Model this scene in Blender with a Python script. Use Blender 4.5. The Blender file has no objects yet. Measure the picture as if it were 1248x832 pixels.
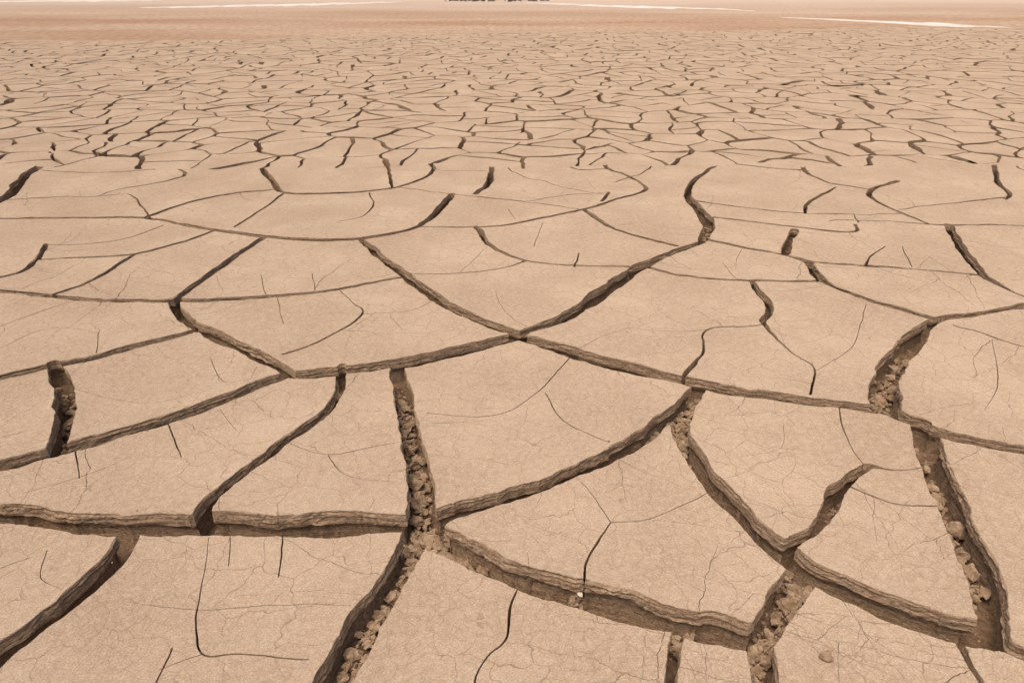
import bpy, bmesh, math, random, time
import numpy as np
from mathutils import Vector, noise, kdtree
from mathutils.geometry import delaunay_2d_cdt
T0=time.time()
random.seed(7); np.random.seed(7)
scene=bpy.context.scene

# ------------------------------------------------------------------ camera
H=1.6; F=832.0; PITCH=math.atan(441/832.0)
sp,cp=math.sin(PITCH),math.cos(PITCH)
cam_d=bpy.data.cameras.new("camera"); cam=bpy.data.objects.new("camera",cam_d)
scene.collection.objects.link(cam); scene.camera=cam
cam_d.sensor_width=36; cam_d.lens=24; cam_d.clip_start=0.05; cam_d.clip_end=20000
cam.location=(0,0,H); cam.rotation_euler=(math.pi/2-PITCH,0,0)

def gp(u,v,z=0.0):
    """survey reading -> point on the level ground plane (metres)"""
    dx=(u-624)/F; dy=(416-v)/F
    t=(H-z)/(sp-dy*cp)
    return (dx*t,(cp+dy*sp)*t)
def proj(x,y,z=0.0):
    dz=z-H
    f=y*cp-dz*sp
    if f<=0.01: return (-9999,9999)
    return (624+F*x/f, 416-F*(y*sp+dz*cp)/f)

YB=gp(624,203)[1]
def nz(x,y,z=0.0): return noise.noise(Vector((x,y,z)))
def warp(x,y):
    a=0.22; b=0.06
    wx=a*nz(x*0.9,y*0.9,3.1)+b*nz(x*3.5,y*3.5,7.7)+0.02*nz(x*9,y*9,17.7)
    wy=a*1.3*nz(x*0.9,y*0.9,11.3)+b*nz(x*3.5,y*3.5,19.9)+0.02*nz(x*9,y*9,27.7)
    return (x+wx,y+wy)

# ------------------------------------------------------------------ crack survey (u,v,width mm)
CR=[
 [(-70,615,60),(0,625,75),(130,641,80),(250,644,85),(380,644,85),(480,641,75),(514,642,60)],
 [(484,447,50),(487,462,55),(495,500,68),(504,540,80),(511,590,88),(514,645,90)],
 [(514,640,75),(488,690,75),(462,735,78),(432,785,84),(400,838,86),(360,900,86)],
 [(514,648,70),(560,628,72),(650,598,70),(740,562,65),(810,515,60),(848,480,50)],
 [(516,650,70),(575,682,82),(660,713,86),(750,741,88),(840,767,84),(925,782,76)],
 [(925,782,76),(945,752,80),(975,705,76)],
 [(925,778,70),(932,812,66),(942,880,64)],
 [(826,765,30),(821,800,32),(814,860,35)],
 [(850,478,50),(828,515,66),(845,560,70),(885,612,72),(930,660,72),(972,692,70)],
 [(955,672,36),(1000,638,42),(1022,600,42),(1050,573,28),(1085,577,7),(1130,575,6)],
 [(1032,597,10),(1060,606,9),(1100,618,8),(1158,625,8)],
 [(965,690,65),(1030,722,75),(1110,755,80),(1205,782,78),(1240,797,45),(1300,818,40)],
 [(1120,518,85),(1148,590,100),(1174,650,100),(1198,715,92),(1218,785,66)],
 [(1078,500,75),(1130,525,68),(1190,541,58),(1270,556,50)],
 [(633,412,55),(690,430,68),(760,450,70),(830,466,72),(900,481,68),(980,493,66),(1075,502,60)],
 [(633,410,60),(590,396,60),(540,371,62),(490,335,58),(460,310,50),(438,292,34)],
 [(633,410,60),(690,388,72),(740,355,80),(785,325,64),(855,297,46)],
 [(855,297,46),(862,272,75),(840,243,55),(842,226,42),(870,205,35),(900,190,30)],
 [(633,412,50),(590,421,62),(520,438,68),(440,451,62),(370,458,52),(350,456,45)],
 [(355,457,50),(310,435,62),(255,408,62),(225,390,60),(210,368,46)],
 [(350,458,50),(290,481,58),(220,508,60),(150,530,60),(80,550,60),(0,571,55),(-70,586,50)],
 [(417,448,28),(416,462,34),(408,492,42),(365,530,50),(305,575,52),(262,610,50),(244,645,44)],
 [(66,446,45),(80,478,66),(80,515,66),(66,555,55)],
 [(-60,474,36),(0,463,42),(70,448,44),(150,428,44),(240,405,44)],
 [(160,648,60),(142,682,74),(92,728,84),(30,780,88),(-50,838,88)],
 [(-60,352,28),(40,362,35),(120,368,36),(210,369,38),(300,367,36),(380,360,30),(450,348,28),(495,340,25)],
 [(213,368,38),(250,342,42),(290,312,42),(322,291,38)],
 [(-70,268,25),(90,268,28),(180,268,35),(260,282,42),(330,291,46),(400,294,46),(460,290,48),(510,278,50),(535,258,58),(552,238,55)],
 [(316,203,55),(332,222,55),(350,237,45),(430,236,32),(490,228,32),(528,210,34),(515,190,40)],
 [(62,180,70),(55,200,70),(30,217,75),(12,240,85),(-30,262,70)],
 [(985,320,50),(1005,345,52),(1060,368,45),(1135,390,45)],
 [(1310,366,40),(1200,384,45),(1140,393,52),(1105,425,80),(1080,460,90),(1078,500,85)],
 [(780,326,30),(830,338,30),(910,345,30),(1003,344,30)],
 [(1155,276,50),(1172,305,55),(1195,335,52),(1220,352,32),(1270,374,20)],
 [(915,346,32),(938,380,36),(930,398,26),(965,430,10),(992,450,10),(988,484,14)],
 [(932,398,12),(862,402,12),(857,430,16),(830,466,22)],
 [(858,293,35),(910,304,30),(955,312,28),(985,320,35)],
 [(985,320,30),(1080,328,25),(1140,333,22),(1198,338,20)],
 [(957,310,45),(960,296,50),(970,282,45)],
 [(862,266,28),(940,275,24),(1035,285,28),(1042,276,22)],
 [(1010,270,15),(1090,272,18),(1150,276,28),(1220,276,24),(1300,281,20)],
 [(712,258,34),(745,279,34),(785,292,26),(825,302,26)],
 [(515,279,22),(600,278,24),(660,268,26),(710,257,28),(750,245,28),(787,232,28),(765,216,30),(740,207,32),(735,190,30)],
 [(580,278,36),(600,302,38),(640,320,24),(700,326,22),(765,327,22)],
 [(490,336,14),(560,333,14),(620,326,14),(642,320,22)],
 [(488,230,16),(560,239,18),(640,248,18),(712,258,18)],
 [(580,238,45),(597,222,48),(598,195,45)],
 [(-60,352,30),(20,336,32),(45,318,36),(57,299,30)],
 [(45,318,24),(110,316,24),(165,312,26),(215,300,26),(265,283,26)],
 [(60,364,22),(110,346,24),(165,312,26)],
 [(57,300,14),(140,293,12),(200,275,14)],
 [(180,266,30),(230,249,28),(285,238,22),(345,232,18)],
 [(285,279,18),(318,258,20),(345,238,20)],
 [(1095,222,38),(1062,233,45),(1066,246,32),(1105,264,26),(1130,274,20)],
 [(1212,190,34),(1215,222,38),(1230,238,42),(1225,244,30)],
 [(1225,242,20),(1160,250,18),(1095,256,16)],
 [(965,190,40),(975,202,40),(985,214,38),(1010,225,30)],
 [(1010,225,26),(1062,233,30)],
 [(840,246,30),(900,254,20),(985,262,18),(1100,262,16)],
 [(1018,230,20),(985,250,26),(980,262,20)],
 [(880,200,25),(940,207,20),(985,210,20)],
 [(640,180,30),(680,195,30),(702,208,30),(742,208,28)],
 [(742,236,24),(733,247,26)],
 [(800,190,20),(790,208,16),(750,224,18)],
 [(180,190,26),(225,212,26),(205,222,24),(150,232,18),(120,240,15)],
 [(120,240,15),(160,240,16),(184,268,18)],
 [(-60,250,18),(60,243,18),(120,240,15)],
 [(50,210,20),(120,212,18),(222,206,20),(330,205,18)],
 [(450,236,12),(455,250,14),(440,264,12),(410,270,8)],
 [(640,247,14),(690,238,14),(740,236,14)],
 [(620,190,18),(622,208,16),(660,222,14),(735,238,14)],
 [(528,208,16),(600,210,16)],
 [(470,190,34),(475,215,30),(478,230,18)],
 [(1240,190,24),(1245,208,20),(1320,216,20)],
 [(1055,326,16),(1062,312,14),(1080,300,8)],
 [(345,435,14),(400,411,14),(442,384,14),(432,370,9),(415,357,7)],
 [(1160,398,14),(1205,412,14),(1280,432,12)],
 [(1166,776,24),(1178,808,16),(1196,840,16),(1210,870,14)],
 [(1040,262,10),(1045,273,12)],
]
HL=[
 [(634,712,8),(622,740,9),(618,775,8),(592,802,7),(575,845,7)],
 [(708,735,11),(718,682,10),(745,637,6)],[(745,637,5),(722,606,4),(700,585,3)],
 [(745,637,5),(790,633,5),(830,616,4),(882,594,3)],[(790,633,3),(850,640,2),(905,652,2)],
 [(520,502,5),(600,505,5),(650,480,6),(694,436,7)],[(664,478,8),(688,512,7),(742,542,6)],
 [(525,515,3),(600,511,2),(672,512,2)],
 [(240,738,5),(237,760,6),(246,796,7),(300,795,6),(378,804,5)],[(185,845,8),(210,788,6)],[(246,796,4),(195,815,3)],
 [(240,738,4),(250,690,3),(255,660,2)],[(160,735,2),(240,742,3),(350,735,3),(430,740,2)],
 [(338,702,4),(345,655,7)],[(283,655,4),(278,692,3)],
 [(352,545,4),(400,556,6),(450,547,5),(495,541,4)],[(400,556,5),(422,580,4),(485,592,3)],
 [(206,515,7),(222,556,5)],[(268,500,3),(288,524,3)],[(93,548,7),(95,582,4)],[(30,600,3),(95,580,3),(160,556,2)],
 [(440,384,6),(500,379,5),(532,368,6)],[(338,365,4),(346,396,3)],[(475,385,3),(490,402,3)],
 [(1020,500,7),(1035,546,5),(1050,573,6)],[(900,545,2),(960,582,2),(1000,580,2)],
 [(1208,415,3),(1216,470,4),(1200,500,2)],[(85,475,4),(180,490,3),(240,478,3)],[(255,436,3),(272,465,4),(315,462,3)],
 [(0,425,4),(60,400,4),(120,405,3)],[(122,402,4),(117,432,6)],[(318,335,4),(325,362,7)],[(380,332,4),(384,356,6)],
 [(700,328,14),(706,308,9)],[(650,300,6),(662,272,4)],[(560,333,4),(590,305,4)],
 [(0,398,5),(60,377,5),(95,368,5)],[(955,520,2),(950,548,2),(900,560,2)],
 [(1055,372,4),(1040,420,4),(995,452,4)],
 [(760,400,3),(820,404,4),(860,402,5)],[(700,432,3),(735,410,3),(800,392,2)],[(640,640,2),(700,660,2)],
 [(60,668,4),(50,700,3),(75,720,2)],[(0,690,4),(40,676,3)],[(620,255,7),(628,268,6)],[(1100,300,8),(1110,326,10)],[(880,320,5),(900,344,6)],
]
def catmull(pts,n=14):
    P=[np.array(p,float) for p in pts]
    P=[2*P[0]-P[1]]+P+[2*P[-1]-P[-2]]
    out=[]
    for i in range(1,len(P)-2):
        p0,p1,p2,p3=P[i-1:i+3]
        for k in range(n):
            t=k/n
            out.append(0.5*((2*p1)+(-p0+p2)*t+(2*p0-5*p1+4*p2-p3)*t*t+(-p0+3*p1-3*p2+p3)*t**3))
    out.append(P[-2]); return out
def resample(path):
    P=np.array(path); d=np.hypot(*(P[1:,:2]-P[:-1,:2]).T); s=np.concatenate([[0],np.cumsum(d)])
    out=[]; t=0.0
    while t<s[-1]:
        q=[np.interp(t,s,P[:,k]) for k in range(3)]
        out.append(q)
        dist=math.hypot(q[0],q[1]*1.0,1.6)
        t+=min(0.05,max(0.008,0.0045*dist))
    out.append(list(P[-1])); return out
def wiggle(path):
    out=[]
    for i,(x,y,w) in enumerate(path):
        a1=0.006+0.10*min(w,0.05); a2=0.0025 if w<0.02 else 0.004
        x2=x+a1*nz(x*7,y*7,1.5)*1.2+a2*nz(x*30,y*30,2.5)
        y2=y+a1*nz(x*7,y*7,5.5)*1.2+a2*nz(x*30,y*30,6.5)
        out.append((x2,y2,w*(1+0.30*nz(x*6,y*6,9.5))))
    return out
paths=[]
for c,hl in [(c,False) for c in CR]+[(c,True) for c in HL]:
    wp=[]
    for (u,v,w) in catmull(c):
        x,y=gp(u,max(v,150))
        if hl: w*=.85
        elif w>18: w*= np.interp(v,[200,280,340,470,560,900],[1.3,1.3,1.3,1.3,1.2,1.2])
        wp.append((x,y,max(w,1.2)*0.001))
    paths.append(wiggle(resample(wp)))
n_major=len(CR)

# --- polygons breaking by successive cracking (T junctions)
def voronoi_cells(seeds):
    r=delaunay_2d_cdt([Vector(s) for s in seeds],[],[],0,1e-6,True)
    V,Fc=r[0],r[2]
    cells={}
    for f in Fc:
        a,b,c=[V[i] for i in f]
        d=2*(a.x*(b.y-c.y)+b.x*(c.y-a.y)+c.x*(a.y-b.y))
        if abs(d)<1e-9: continue
        ux=(a.length_squared*(b.y-c.y)+b.length_squared*(c.y-a.y)+c.length_squared*(a.y-b.y))/d
        uy=(a.length_squared*(c.x-b.x)+b.length_squared*(a.x-c.x)+c.length_squared*(b.x-a.x))/d
        for i in f: cells.setdefault(i,[]).append((ux,uy))
    out=[]
    for i,pl in cells.items():
        s=V[i]
        pl.sort(key=lambda p: math.atan2(p[1]-s.y,p[0]-s.x))
        q=[]
        for p in pl:
            if not q or math.hypot(p[0]-q[-1][0],p[1]-q[-1][1])>1e-4: q.append(p)
        if len(q)>=3: out.append(((s.x,s.y),q))
    return out
def area(pl):
    return 0.5*sum(pl[i][0]*pl[(i+1)%len(pl)][1]-pl[(i+1)%len(pl)][0]*pl[i][1] for i in range(len(pl)))
def ewidth(p,q,lo,hi):
    m=((p[0]+q[0])*0.5,(p[1]+q[1])*0.5)
    h=math.sin(round(m[0],2)*127.1+round(m[1],2)*311.7)*43758.5453; h-=math.floor(h)
    return lo+(hi-lo)*h*h
def split(poly,level,rng,chords):
    A=area(poly)
    if A<rng.uniform(0.18,0.45) or level>3: return [poly]
    cx=sum(p[0] for p in poly)/len(poly); cy=sum(p[1] for p in poly)/len(poly)
    P=np.array([(p[0]-cx,p[1]-cy) for p in poly]); ev,evec=np.linalg.eigh(P.T@P)
    ax=evec[:,1]; ang=math.atan2(ax[1],ax[0])+rng.gauss(0,0.28)
    nx,ny=math.cos(ang),math.sin(ang)
    o=rng.uniform(-0.12,0.12)*math.sqrt(A)
    d=[(p[0]-cx)*nx+(p[1]-cy)*ny-o for p in poly]
    w=[0.040,0.028,0.016,0.010][level]*rng.uniform(0.6,1.5)
    a,b,cut=[],[],[]
    n=len(poly)
    for i in range(n):
        p,q=poly[i],poly[(i+1)%n]
        (a if d[i]>=0 else b).append(p)
        if (d[i]>=0)!=(d[(i+1)%n]>=0):
            t=d[i]/(d[i]-d[(i+1)%n]); x=p[0]+(q[0]-p[0])*t; y=p[1]+(q[1]-p[1])*t
            cut.append((x,y))
            if d[i]>=0: a.append((x,y,w)); b.append((x,y,p[2]))
            else: b.append((x,y,w)); a.append((x,y,p[2]))
    if len(cut)!=2 or len(a)<3 or len(b)<3: return [poly]
    chords.append((cut[0],cut[1],w))
    return split(a,level+1,rng,chords)+split(b,level+1,rng,chords)

SP=0.95
XN=9.2; Y0=-1.5
seeds=[]; yy=Y0-1; row=0
while yy<YB+2:
    xx=-XN-2+(row%2)*SP*0.5
    while xx<XN+2:
        seeds.append((xx+random.uniform(-.36,.36)*SP,yy+random.uniform(-.36,.36)*SP)); xx+=SP
    yy+=SP*0.87; row+=1
seen=set(); segs=[]
for s,pl in voronoi_cells(seeds):
    if abs(s[0])>XN+1 or s[1]<Y0-.8 or s[1]>YB+1: continue
    poly=[]
    for i in range(len(pl)):
        p,q=pl[i],pl[(i+1)%len(pl)]
        w=ewidth(p,q,0.03,0.09); poly.append((p[0],p[1],w))
        k=tuple(sorted([(round(p[0],3),round(p[1],3)),(round(q[0],3),round(q[1],3))]))
        if k not in seen: seen.add(k); segs.append((p,q,w))
    split(poly,0,random.Random(int(s[0]*1000)+int(s[1]*77)),segs)
for p,q,w in segs:
    L=math.hypot(q[0]-p[0],q[1]-p[1]); n=max(2,int(L/0.05)); cur=[]
    for i in range(n+1):
        x=p[0]+(q[0]-p[0])*i/n; y=p[1]+(q[1]-p[1])*i/n
        x,y=warp(x,y); u,v=proj(x,y)
        if (-40<u<1288 and v<868):
            if len(cur)>2: paths.append(cur)
            cur=[]
        else: cur.append((x,y,w*(1+.3*nz(x*5,y*5,4))))
    if len(cur)>2: paths.append(cur)

rng=random.Random(31); hair=[]
def walk(x,y,a,L,w):
    pts=[(x,y,w)]; t=0; curv=rng.gauss(0,.5)
    while t<L:
        dist=math.hypot(x,y); st=max(0.010,0.005*dist)
        curv+=rng.gauss(0,0.25); curv*=0.96
        a+=curv*st; aa=a+rng.gauss(0,0.25)
        x+=math.cos(aa)*st; y+=math.sin(aa)*st; t+=st
        pts.append((x,y,w*(1-0.7*t/L)+0.0005))
        if rng.random()<0.022 and L>0.2: walk(x,y,a+rng.choice([-1,1])*rng.uniform(.9,1.5),(L-t)*0.8,w*0.75*(1-0.5*t/L))
    hair.append(pts)
for k in range(190):
    pth=paths[rng.randrange(n_major)]
    if len(pth)<6: continue
    i=rng.randrange(1,len(pth)-1); x,y,w=pth[i]
    if y>6.6: continue
    dx=pth[i+1][0]-pth[i-1][0]; dy=pth[i+1][1]-pth[i-1][1]
    a=math.atan2(dy,dx)+rng.choice([-1,1])*(math.pi/2+rng.gauss(0,.3))
    walk(x,y,a,rng.uniform(.15,.6),rng.uniform(.0010,.0023)*(1 if y<3 else 2))
paths+=hair

# ------------------------------------------------------------------ constrained triangulation
IV=[];IW=[];IF=[];EDG=set()
def addv(x,y,w): IV.append(Vector((x,y))); IW.append(w); return len(IV)-1
outer=[]; NB=220
for i in range(NB+1):
    x=-XN+2*XN*i/NB
    X,Y=warp(x,YB); outer.append((X,Y-0.014-0.006*nz(x*6,3)))
OUTX=np.array([p[0] for p in outer]); OUTY=np.array([p[1] for p in outer])
poly=[(outer[0][0],Y0),(outer[-1][0],Y0)]+outer[::-1]
oid=[addv(x,y,0.03) for x,y in poly]
for i in range(len(oid)): EDG.add((oid[i],oid[(i+1)%len(oid)]))
def tri(a,b,c):
    A=(IV[b]-IV[a]).cross(IV[c]-IV[a])
    if abs(A)<1e-9: return
    IF.append([a,b,c] if A>0 else [a,c,b])
def edge(a,b): EDG.add((min(a,b),max(a,b)))
def ribbon(p,seed):
    n=len(p); prev=None
    for i in range(n):
        x,y,w=p[i]
        a=p[max(0,i-1)]; b=p[min(n-1,i+1)]
        tx,ty=b[0]-a[0],b[1]-a[1]; l=math.hypot(tx,ty) or 1; nx,ny=-ty/l,tx/l
        am=min(0.14*w,0.006); bm=min(.06*w+.0002,0.0030)
        hl=max(0.0005,w/2+am*nz(x*18,y*18,seed)+bm*nz(x*75,y*75,seed))
        hr=max(0.0005,w/2+am*nz(x*18,y*18,seed+50)+bm*nz(x*75,y*75,seed+50))
        L=addv(x+nx*hl,y+ny*hl,w); R=addv(x-nx*hr,y-ny*hr,w)
        if prev:
            tri(prev[0],prev[1],R); tri(prev[0],R,L); edge(prev[0],L); edge(prev[1],R)
        if i in (0,n-1): edge(L,R)
        prev=(L,R)
    for e in (0,n-1):
        x,y,w=p[e]
        if w>0.018:
            ring=[addv(x+math.cos(k*math.pi/5)*w*.5*(1+.2*nz(k,x*9,y*9)),y+math.sin(k*math.pi/5)*w*.5*(1+.2*nz(k,x*9,y*9)),w) for k in range(10)]
            for k in range(10): edge(ring[k],ring[(k+1)%10])
            for k in range(1,9): tri(ring[0],ring[k],ring[k+1])
for i,p in enumerate(paths): ribbon(p,i*1.37)
yy=0.9
while yy<4.2:
    xx=-(0.8*yy+1)
    while xx<0.8*yy+1:
        addv(xx+random.uniform(-.012,.012),yy+random.uniform(-.012,.012),0); xx+=.04
    yy+=.036
yy=Y0+.1
while yy<YB-.1:
    xx=-XN+.1
    while xx<XN-.1:
        if not(0.85<yy<4.2 and abs(xx)<.8*yy+1): addv(xx+random.uniform(-.04,.04),yy+random.uniform(-.04,.04),0)
        xx+=.14
    yy+=.13
OV,OE,OF,ovs,oes,ofs=delaunay_2d_cdt(IV,list(EDG),[],0,1e-5,True)
XY=np.array([(v.x,v.y) for v in OV]); NV=len(XY)
wid=np.zeros(NV)
for i,o in enumerate(ovs):
    if o: wid[i]=max(IW[k] for k in o)
T=np.array(OF)
A=(XY[T[:,1],0]-XY[T[:,0],0])*(XY[T[:,2],1]-XY[T[:,0],1])-(XY[T[:,1],1]-XY[T[:,0],1])*(XY[T[:,2],0]-XY[T[:,0],0])
fl=A<0; T[fl]=T[fl][:,[0,2,1]]
T=T[np.abs(A)>1e-13]
C=XY[T].mean(1)
keep=(C[:,1]>Y0)&(C[:,0]>OUTX[0])&(C[:,0]<OUTX[-1])&(C[:,1]<np.interp(C[:,0],OUTX,OUTY))
T=T[keep]; C=C[keep]
incrack=np.zeros(len(T),bool); narrow=np.zeros(len(T),bool)
G=0.05; cell={}
for i,(a,b) in enumerate(np.floor(C/G).astype(int).tolist()): cell.setdefault((a,b),[]).append(i)
CL=C.tolist(); wide=np.zeros(len(T),bool)
for f in IF:
    (ax,ay),(bx,by),(cx_,cy_)=[(IV[k].x,IV[k].y) for k in f]
    wf=max(IW[k] for k in f)
    x0,x1=min(ax,bx,cx_),max(ax,bx,cx_); y0,y1=min(ay,by,cy_),max(ay,by,cy_)
    for gi in range(math.floor(x0/G),math.floor(x1/G)+1):
        for gj in range(math.floor(y0/G),math.floor(y1/G)+1):
            for i in cell.get((gi,gj),()):
                px_,py_=CL[i]
                if px_<x0 or px_>x1 or py_<y0 or py_>y1: continue
                if (bx-ax)*(py_-ay)-(by-ay)*(px_-ax)>=0 and (cx_-bx)*(py_-by)-(cy_-by)*(px_-bx)>=0 and (ax-cx_)*(py_-cy_)-(ay-cy_)*(px_-cx_)>=0:
                    incrack[i]=True
                    if wf<.016: narrow[i]=True
                    else: wide[i]=True
TN=T[incrack&narrow&~wide]
T=T[~incrack]
par=list(range(NV))
def find(a):
    while par[a]!=a: par[a]=par[par[a]]; a=par[a]
    return a
for a,b,c in T.tolist()+TN.tolist():      # plates joined across hairline cracks move together
    ra,rb=find(a),find(b); par[rb]=ra
    rc_=find(c); par[rc_]=find(ra)
root=np.array([find(i) for i in range(NV)])
used=np.unique(T)
de=set()
for a,b,c in T.tolist():
    de.add((a,b)); de.add((b,c)); de.add((c,a))
bd=[e for e in de if (e[1],e[0]) not in de]
nrm=np.zeros((NV,2)); wsum=np.zeros(NV); wc=np.zeros(NV)
for a,b in bd:
    d=XY[b]-XY[a]; l=math.hypot(d[0],d[1])+1e-12; n=np.array([d[1],-d[0]])/l
    nrm[a]+=n; nrm[b]+=n
    if wid[a]>0 and wid[b]==0: wsum[b]+=wid[a]; wc[b]+=1
    if wid[b]>0 and wid[a]==0: wsum[a]+=wid[b]; wc[a]+=1
m=wc>0; wid[m]=wsum[m]/wc[m]
nrm/= (np.hypot(nrm[:,0],nrm[:,1])+1e-9)[:,None]
bverts=sorted(set([a for e in bd for a in e]))
for b in bverts:
    if wid[b]==0: wid[b]=0.01
kd=kdtree.KDTree(sum(1 for b in bverts if wid[b]>0.016))
for b in bverts:
    if wid[b]>0.016: kd.insert(Vector((XY[b,0],XY[b,1],0)),b)
kd.balance()
Z=np.zeros(NV); comp={}
for i in used.tolist(): comp.setdefault(int(root[i]),[]).append(i)
rr=random.Random(5)
for r,ids in comp.items():
    ids=np.array(ids); c=XY[ids].mean(0); ext=max(np.ptp(XY[ids,0]),np.ptp(XY[ids,1]))
    far=float(np.interp(c[1],[1.5,3.2],[1,.22]))
    s=(0.018 if ext<1.6 else 0.003)*far
    Z[ids]=rr.uniform(-.010,.009)*far+rr.uniform(-s,s)*(XY[ids,0]-c[0])+rr.uniform(-s,s)*(XY[ids,1]-c[1])
for i in used.tolist():
    x,y=XY[i]
    d=kd.find(Vector((x,y,0)))[2]
    Z[i]+=0.015*math.exp(-d/.075)+0.007*nz(x*1.3,y*1.3,40)+0.0018*nz(x*7,y*7,41)
verts=[];faces=[];mats=[]
remap=-np.ones(NV,int); remap[used]=np.arange(len(used))
verts+= [(XY[i,0],XY[i,1],Z[i]) for i in used]
faces+= remap[T].tolist(); mats+=[0]*len(T)
ROWS=[0,.0025,.007,.012,.018,.025,.033,.042,.052,.063,.078,.10,.19]
bmap={}
for b in bverts:
    x,y=XY[b]; w=wid[b]; nx,ny=nrm[b]; bmap[b]=len(verts)
    lim=0.30*w
    rough=.45+.75*max(0,nz(x*2.3,y*2.3,77)+.3)
    dcut=.050+.014*nz(x*5,y*5,60)
    for k,d in enumerate(ROWS):
        if k==0: o=0
        elif k==1: o=.0016
        else:
            o=.0015+.06*d+rough*(.0045*nz(x*24,y*24,d*55)+.0065*nz(x*6,y*6,d*120+x*1.2)+.0040*nz(x*70,y*70,d*130))
        o=max(-0.35*lim,min(lim,o*min(1,w/.04)))
        if d>dcut and w>.03: o-=min(.020,(d-dcut)*.9)
        verts.append((x+nx*o,y+ny*o,Z[b]-d))
R=len(ROWS)
for a,b in bd:
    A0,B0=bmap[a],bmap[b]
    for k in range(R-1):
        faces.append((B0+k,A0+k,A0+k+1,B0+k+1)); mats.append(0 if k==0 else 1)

# ------------------------------------------------------------------ farther plates
def yend(x,y=0): return 25+0.25*x+2.0*nz(x*.12,1.7)
SP=0.72
seeds=[]; yy=YB+SP*.35; row=0
while yy<36:
    hw=.82*yy+5; xx=-hw+(row%2)*SP*.5
    while xx<hw:
        sx=xx+random.uniform(-.34,.34)*SP; sy=yy+random.uniform(-.34,.34)*SP
        if sy<YB+.15: sy=YB+.15
        seeds.append((sx,sy))
        if sy<YB+2.5: seeds.append((sx,2*YB-sy))
        xx+=SP*.9
    yy+=SP*.9; row+=1
RF=[0,.004,.02,.05,.19]
for s,pl in voronoi_cells(seeds):
    if s[1]<YB or s[1]>34 or abs(s[0])>.82*s[1]+3.6: continue
    if max(math.hypot(p[0]-s[0],p[1]-s[1]) for p in pl)>2.5: continue
    poly=[(pl[i][0],pl[i][1],ewidth(pl[i],pl[(i+1)%len(pl)],.025,.10)) for i in range(len(pl))]
    poly=[(p[0],max(p[1],YB),p[2]) for p in poly]
    if area(poly)<0.01: continue
    for pc in split(poly,0,random.Random(int(s[0]*1000)+int(s[1]*77)),[]):
        P=[];n=len(pc)
        for i in range(n):
            p,q=pc[i],pc[(i+1)%n]; L=math.hypot(q[0]-p[0],q[1]-p[1])
            if L<.004: continue
            k=max(1,int(L/.08))
            for j in range(k):
                t=j/k; x=p[0]+(q[0]-p[0])*t; y=p[1]+(q[1]-p[1])*t
                w=p[2] if j else max(p[2],pc[i-1][2])
                X,Y=warp(x,y); P.append((X,Y,w))
        n=len(P)
        if n<4: continue
        hmax=.10*math.sqrt(max(area(pc),1e-4))
        zc=random.uniform(-.004,.003); tx,ty=random.uniform(-.006,.006),random.uniform(-.006,.006)
        base=len(verts)
        for i in range(n):
            a,b=P[i-1],P[(i+1)%n]; dx,dy=b[0]-a[0],b[1]-a[1]; l=math.hypot(dx,dy)+1e-9
            nx,ny=dy/l,-dx/l
            x,y,w=P[i]; w=min(w,hmax*2); h=w*.5*(1+.9*nz(x*3,y*3,8))+.003*nz(x*20,y*20,i)
            x-=nx*h; y-=ny*h; z=zc+tx*(x-s[0])+ty*(y-s[1])+.008*nz(x,y,40)
            verts.append((x,y,z))
            for d in RF:
                o=min(.25*w,.06*d+.002*(d>0)+.006*nz(x*9,y*9,d*60)*(d>.01))
                verts.append((x+nx*o,y+ny*o,z-d))
        m=len(RF)+1
        faces.append([base+i*m for i in range(n)]); mats.append(0)
        for i in range(n):
            A0=base+i*m+1; B0=base+((i+1)%n)*m+1
            for k in range(len(RF)-1):
                faces.append((B0+k,A0+k,A0+k+1,B0+k+1)); mats.append(0 if k==0 else 1)

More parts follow.
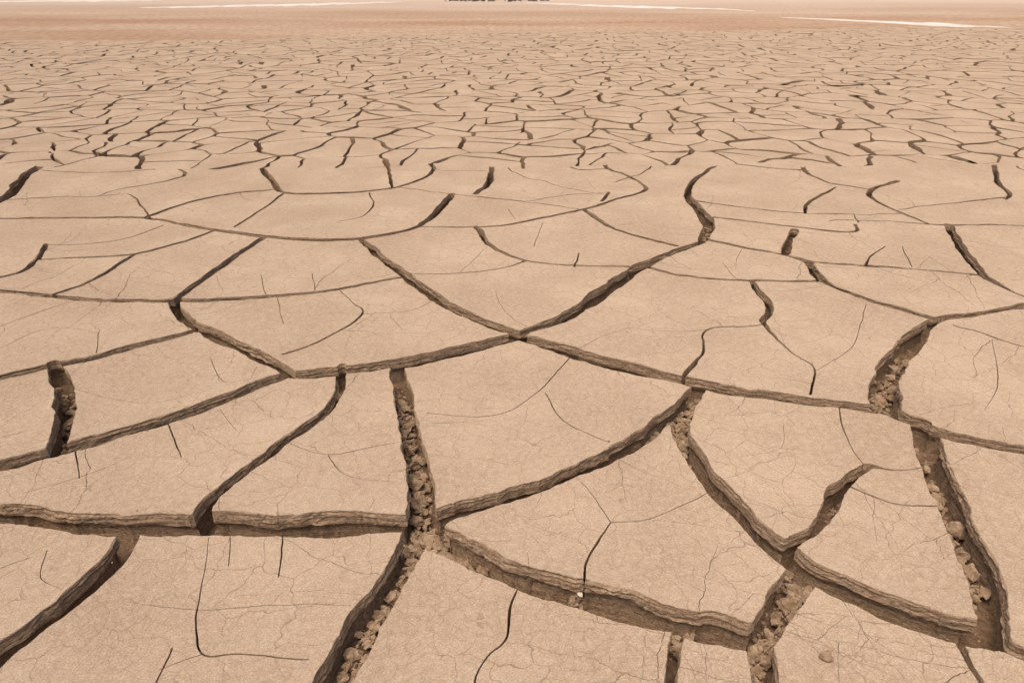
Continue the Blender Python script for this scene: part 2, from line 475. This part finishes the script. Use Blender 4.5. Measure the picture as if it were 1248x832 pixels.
# ------------------------------------------------------------------ materials
class N:
    def __init__(s,name):
        s.m=bpy.data.materials.new(name); s.m.use_nodes=True; s.t=s.m.node_tree; s.t.nodes.clear()
        s.out=s.n('ShaderNodeOutputMaterial'); s.b=s.n('ShaderNodeBsdfDiffuse')
        s.l(s.b.outputs[0],s.out.inputs[0]); s.b.inputs['Roughness'].default_value=.6
        s.col=s.b.inputs['Color']; s.nor=s.b.inputs['Normal']
        s.tc=s.n('ShaderNodeTexCoord').outputs['Object']
    def n(s,t,**k):
        x=s.t.nodes.new(t)
        for a,b in k.items(): setattr(x,a,b)
        return x
    def l(s,a,b): s.t.links.new(a,b)
    def mapp(s,scale):
        m=s.n('ShaderNodeMapping'); m.inputs['Scale'].default_value=scale; s.l(s.tc,m.inputs[0]); return m.outputs[0]
    def noise(s,scale,det=3,rough=.65,src=None,out='Fac'):
        x=s.n('ShaderNodeTexNoise'); x.inputs['Scale'].default_value=scale; x.inputs['Detail'].default_value=det
        x.inputs['Roughness'].default_value=rough
        s.l(src or s.tc,x.inputs['Vector']); return x.outputs[out]
    def rng(s,v,a,b,c=0.,d=1.):
        x=s.n('ShaderNodeMapRange'); x.clamp=True
        for i,k in enumerate((a,b,c,d)): x.inputs[i+1].default_value=k
        s.l(v,x.inputs[0]); return x.outputs[0]
    def math(s,op,a,b):
        x=s.n('ShaderNodeMath',operation=op)
        for i,k in enumerate((a,b)):
            if isinstance(k,(int,float)): x.inputs[i].default_value=k
            else: s.l(k,x.inputs[i])
        return x.outputs[0]
    def mix(s,f,a,b):
        x=s.n('ShaderNodeMix',data_type='RGBA')
        for i,k in ((0,f),(6,a),(7,b)):
            if isinstance(k,(int,float)): x.inputs[i].default_value=k
            elif isinstance(k,tuple): x.inputs[i].default_value=k+(1,)
            else: s.l(k,x.inputs[i])
        return x.outputs[2]
    def edge(s,scale,src):
        x=s.n('ShaderNodeTexVoronoi',feature='DISTANCE_TO_EDGE',voronoi_dimensions='2D'); x.inputs['Scale'].default_value=scale
        s.l(src,x.inputs['Vector']); return x.outputs['Distance']
    def bump(s,h,st,dist):
        x=s.n('ShaderNodeBump'); x.inputs['Strength'].default_value=st; x.inputs['Distance'].default_value=dist
        s.l(h,x.inputs['Height']); s.l(x.outputs[0],s.nor)

def dry_mud():
    k=N("dry_mud_crust")
    n1=k.noise(1.6,5,.62); n2=k.noise(42,3,.75); n3=k.noise(210,2,.75)
    base=k.mix(k.rng(n1,.34,.66),(.385,.270,.180),(.492,.364,.254))
    base=k.mix(k.rng(n2,.40,.66,0,.5),base,(.555,.43,.312))
    base=k.mix(k.rng(n3,.50,.72,0,.65),base,(.28,.187,.122))
    base=k.mix(k.rng(n3,.48,.30,0,.5),base,(.61,.49,.37))
    wv=k.n('ShaderNodeVectorMath',operation='MULTIPLY_ADD'); k.l(k.noise(8,2,.6,None,'Color'),wv.inputs[0]); wv.inputs[1].default_value=(.12,.12,.12); k.l(k.tc,wv.inputs[2])
    e1=k.edge(7,wv.outputs[0]); e2=k.edge(22,wv.outputs[0]); e3=k.edge(62,wv.outputs[0])
    m1=k.math('MULTIPLY',k.rng(e1,0,.016,1,0),k.rng(n1,.42,.54))
    m2=k.math('MULTIPLY',k.rng(e2,0,.045,1,0),k.rng(n1,.60,.44))
    m3=k.rng(e3,0,.11,1,0)
    lines=k.math('ADD',k.math('ADD',m1,k.math('MULTIPLY',m2,.6)),k.math('MULTIPLY',m3,.25))
    base=k.mix(k.math('MULTIPLY',lines,.72),base,(.21,.135,.086))
    k.l(base,k.col)
    k.bump(k.math('ADD',k.math('MULTIPLY',n2,1.1),k.math('MULTIPLY',n3,.55)),.85,.0055); return k.m
def mud_wall():
    k=N("mud_crack_wall")
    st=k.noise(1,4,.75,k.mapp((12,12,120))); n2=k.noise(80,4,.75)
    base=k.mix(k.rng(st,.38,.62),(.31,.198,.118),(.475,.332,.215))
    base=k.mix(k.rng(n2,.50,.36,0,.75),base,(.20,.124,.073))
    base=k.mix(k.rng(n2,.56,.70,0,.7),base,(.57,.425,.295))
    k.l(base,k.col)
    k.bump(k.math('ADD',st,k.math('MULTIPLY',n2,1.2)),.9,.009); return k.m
def soil():
    k=N("playa_soil")
    sep=k.n('ShaderNodeSeparateXYZ'); k.l(k.tc,sep.inputs[0])
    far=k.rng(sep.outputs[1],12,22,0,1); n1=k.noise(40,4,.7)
    near=k.mix(k.rng(n1,.35,.7),(.12,.074,.045),(.26,.168,.105))  # crack-floor brown, darkened in colour to add shade and depth to the gaps
    nb=k.noise(1,4,.6,k.mapp((.05,.14,1)))
    fa=k.mix(k.rng(nb,.38,.62),(.375,.235,.152),(.495,.362,.256))
    nc=k.noise(1,4,.8,k.mapp((5,2.2,1)))
    fa=k.mix(k.rng(nc,.46,.64,0,.75),fa,(.27,.168,.106)); fa=k.mix(k.rng(nc,.44,.30,0,.6),fa,(.58,.44,.33))
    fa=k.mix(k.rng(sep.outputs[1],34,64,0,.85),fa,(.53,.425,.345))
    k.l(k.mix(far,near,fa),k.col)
    k.bump(n1,.8,.01); return k.m
def simple(name,a,b,sc,bs=.004):
    k=N(name); n=k.noise(sc,4,.7); k.l(k.mix(k.rng(n,.35,.68),a,b),k.col)
    k.bump(k.noise(sc*3,3,.7),.7,bs); return k.m
M_TOP,M_WALL,M_SOIL=dry_mud(),mud_wall(),soil()
M_CLOD=simple("mud_clod_earth",(.23,.146,.088),(.48,.345,.23),40)
M_SALT=simple("salt_crust",(.55,.46,.38),(.76,.71,.66),.8)
M_ROCK=simple("dark_rock",(.10,.07,.055),(.26,.19,.14),2)
M_PALE=simple("pale_stone",(.6,.5,.38),(.78,.68,.55),60)

def mkmesh(name,verts,faces,mats,materials,smooth=True):
    me=bpy.data.meshes.new(name); me.from_pydata([tuple(map(float,v)) for v in verts],[],faces)
    for mm in materials: me.materials.append(mm)
    if mats is not None: me.polygons.foreach_set('material_index',np.array(mats,dtype=np.int32))
    sm=np.full(len(faces),smooth,dtype=bool)
    if mats is not None: sm=np.array(mats)==0
    me.polygons.foreach_set('use_smooth',sm)
    me.update(); o=bpy.data.objects.new(name,me); scene.collection.objects.link(o); return o
mkmesh("cracked_mud",verts,faces,mats,[M_TOP,M_WALL])

# ------------------------------------------------------------------ ground sheet to the horizon
def grow(a,step,end,f=1.18):
    out=[]; x=a
    while x<end: step*=f; x+=step; out.append(x)
    return out
fx=list(np.arange(-4,4.001,.04)); px=grow(4,.05,5000); xs=[-p for p in px[::-1]]+fx+px
fy=list(np.arange(.5,7,.04))+list(np.arange(7,45,.3)); ys=[.5-p for p in grow(0,.05,3000,1.25)[::-1]]+fy+grow(45,.4,9000)
def gz(x,y):
    s=max(y-yend(x),(abs(x)-(.8*y+3.0))*3 if y>YB else (abs(x)-(XN-1.2))*3,(Y0+1.0-y)*3)
    t=min(1,max(0,(s+6)/8)); t=t*t*(3-2*t)
    b=-.128+.018*nz(x*4,y*4)+.014*nz(x*13,y*13)
    return b*(1-t)+t*(.020+.02*nz(x*.25,y*.25,9)*min(1,max(0,s/10)))
gv=[(x,y,gz(x,y)) for y in ys for x in xs]; nxs=len(xs)
gf=[(j*nxs+i,j*nxs+i+1,(j+1)*nxs+i+1,(j+1)*nxs+i) for j in range(len(ys)-1) for i in range(nxs-1)]
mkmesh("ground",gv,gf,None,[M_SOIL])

# ------------------------------------------------------------------ salt streaks
def streak(pts,hw,seed):
    L=[gp(u,v)for u,v,_ in catmull([(u,v,0) for u,v in pts],50)]; n=len(L); vv=[];ff=[]
    for i,(x,y) in enumerate(L):
        e=max(0,math.sin(math.pi*i/(n-1)))**.6
        a=hw*e*(.55+.9*nz(x*.2,seed)+.6*nz(x*1.3,seed)); b=hw*e*(.55+.9*nz(x*.2,seed+9)+.6*nz(x*1.3,seed+9))
        ya,yb=y-max(a,.02),y+max(b,.02)
        for q in range(5):
            yq=ya+(yb-ya)*q/4; vv.append((x,yq,gz(x,yq)+.014-.03*(q in(0,4))))
    for i in range(n-1):
        for q in range(4): ff.append((5*i+q,5*i+5+q,5*i+6+q,5*i+q+1))
    mkmesh("salt_streak",vv,ff,None,[M_SALT],False)
streak([(170,10),(280,8),(380,6),(490,3)],6,1)
streak([(640,4),(720,7),(850,11),(920,14)],4,2)
streak([(950,22),(1060,27),(1150,31),(1250,35),(1420,41)],2.8,3)
streak([(-100,3),(60,2),(200,1)],6,4)

# ------------------------------------------------------------------ clods
bm1=bmesh.new(); bmesh.ops.create_icosphere(bm1,subdivisions=2,radius=1)
iv2=np.array([p.co[:] for p in bm1.verts]); if2=np.array([[q.index for q in p.verts] for p in bm1.faces]); bm1.free()
def lump(x,y,z,r,squash=.7,rg=random):
    s=rg.random()*100; c=[]
    sc=np.array([rg.uniform(.7,1.4),rg.uniform(.5,1.1),rg.uniform(.4,.9)*squash/.7])*r
    a=rg.random()*6.28; ca,sa=math.cos(a),math.sin(a); tl=rg.uniform(-.5,.5)
    for v in iv2:
        k=1+.7*nz(v[0]*1.3+s,v[1]*1.3,v[2]*1.3)+.5*nz(v[0]*3.1+s,v[1]*3.1,v[2]*3.1)
        p=v*sc*k; c.append((x+p[0]*ca-p[1]*sa,y+p[0]*sa+p[1]*ca,z+p[2]+tl*p[0]))
    return c
cv=[];cf=[]
def addclod(*a,**k):
    o=len(cv); cv.extend(lump(*a,**k)); cf.extend((if2+o).tolist())
rc=random.Random(3)
hot=[gp(510,560),gp(505,500),gp(82,500),gp(1090,450),gp(860,275),gp(480,700),gp(940,750),gp(1160,620),gp(345,230),gp(240,395),gp(840,500)]
for pth in paths[:n_major]:
    for i in range(1,len(pth)-1):
        x,y,w=pth[i]
        if w<.038 or y<.8: continue
        h=min(math.hypot(x-a,y-b) for a,b in hot)
        pr=.8 if h<.35 else .4
        for _ in range(5 if h<.3 else 2):
            if rc.random()>pr: continue
            r=min(.22*w,max(.002,rc.lognormvariate(-5.2,.65)))*(1.35 if h<.3 else 1)
            ox,oy=rc.uniform(-.38,.38)*w,rc.uniform(-.38,.38)*w
            addclod(x+ox,y+oy,gz(x+ox,y+oy)+r*.3+(rc.uniform(0,.035) if h<.3 else 0),r)
for _ in range(260):
    pth=paths[rc.randrange(n_major)]; x,y,w=pth[rc.randrange(len(pth))]
    if y>3.6: continue
    a=rc.random()*6.28; d=w*.5+abs(rc.gauss(0,.03)); addclod(x+math.cos(a)*d,y+math.sin(a)*d,.010,rc.uniform(.001,.003))
# heap that carries the pale stone
x,y=gp(706,724,-.04)
for q in range(14): addclod(x+rc.uniform(-.02,.02),y+rc.uniform(-.008,.02),-.115+q*.0048,.016-.0004*q)
mkmesh("mud_clods",cv,cf,None,[M_CLOD],False)
mkmesh("pale_pebble",lump(x,y,-.036,.012,.5,random.Random(2)),if2.tolist(),None,[M_PALE],False)
x,y=gp(1006,803)
mkmesh("mud_lump",lump(x,y,.012,.019,.8,random.Random(9)),if2.tolist(),None,[M_CLOD],False)

rv=[];rf=[]; rk=random.Random(8)
for i in range(60):
    u=rk.uniform(548,662); x=(u-624)/F*64; y=rk.uniform(61,66)
    o=len(rv); rv.extend(lump(x,y,.04,rk.uniform(.06,.22),.5,rk)); rf.extend((if2+o).tolist())
mkmesh("rock_outcrop",rv,rf,None,[M_ROCK],False)

# ------------------------------------------------------------------ light
SE,SA=math.radians(68),math.radians(212)
w=bpy.data.worlds.new("World"); scene.world=w; w.use_nodes=True; nt=w.node_tree
bg=nt.nodes['Background']; sky=nt.nodes.new('ShaderNodeTexSky'); sky.sky_type='NISHITA'; sky.sun_disc=False
sky.sun_elevation=SE; sky.sun_rotation=SA; sky.dust_density=7; sky.air_density=1; sky.ozone_density=.5
nt.links.new(sky.outputs[0],bg.inputs[0]); bg.inputs[1].default_value=.15
sl=bpy.data.lights.new("sun",'SUN'); sl.energy=1.5; sl.angle=math.radians(35); sl.color=(1,.93,.83)
so=bpy.data.objects.new("sun",sl); scene.collection.objects.link(so)
d=Vector((math.sin(SA)*math.cos(SE),math.cos(SA)*math.cos(SE),math.sin(SE)))
so.rotation_euler=d.to_track_quat('Z','Y').to_euler()
scene.view_settings.view_transform='Standard'; scene.view_settings.look='None'; scene.view_settings.exposure=0
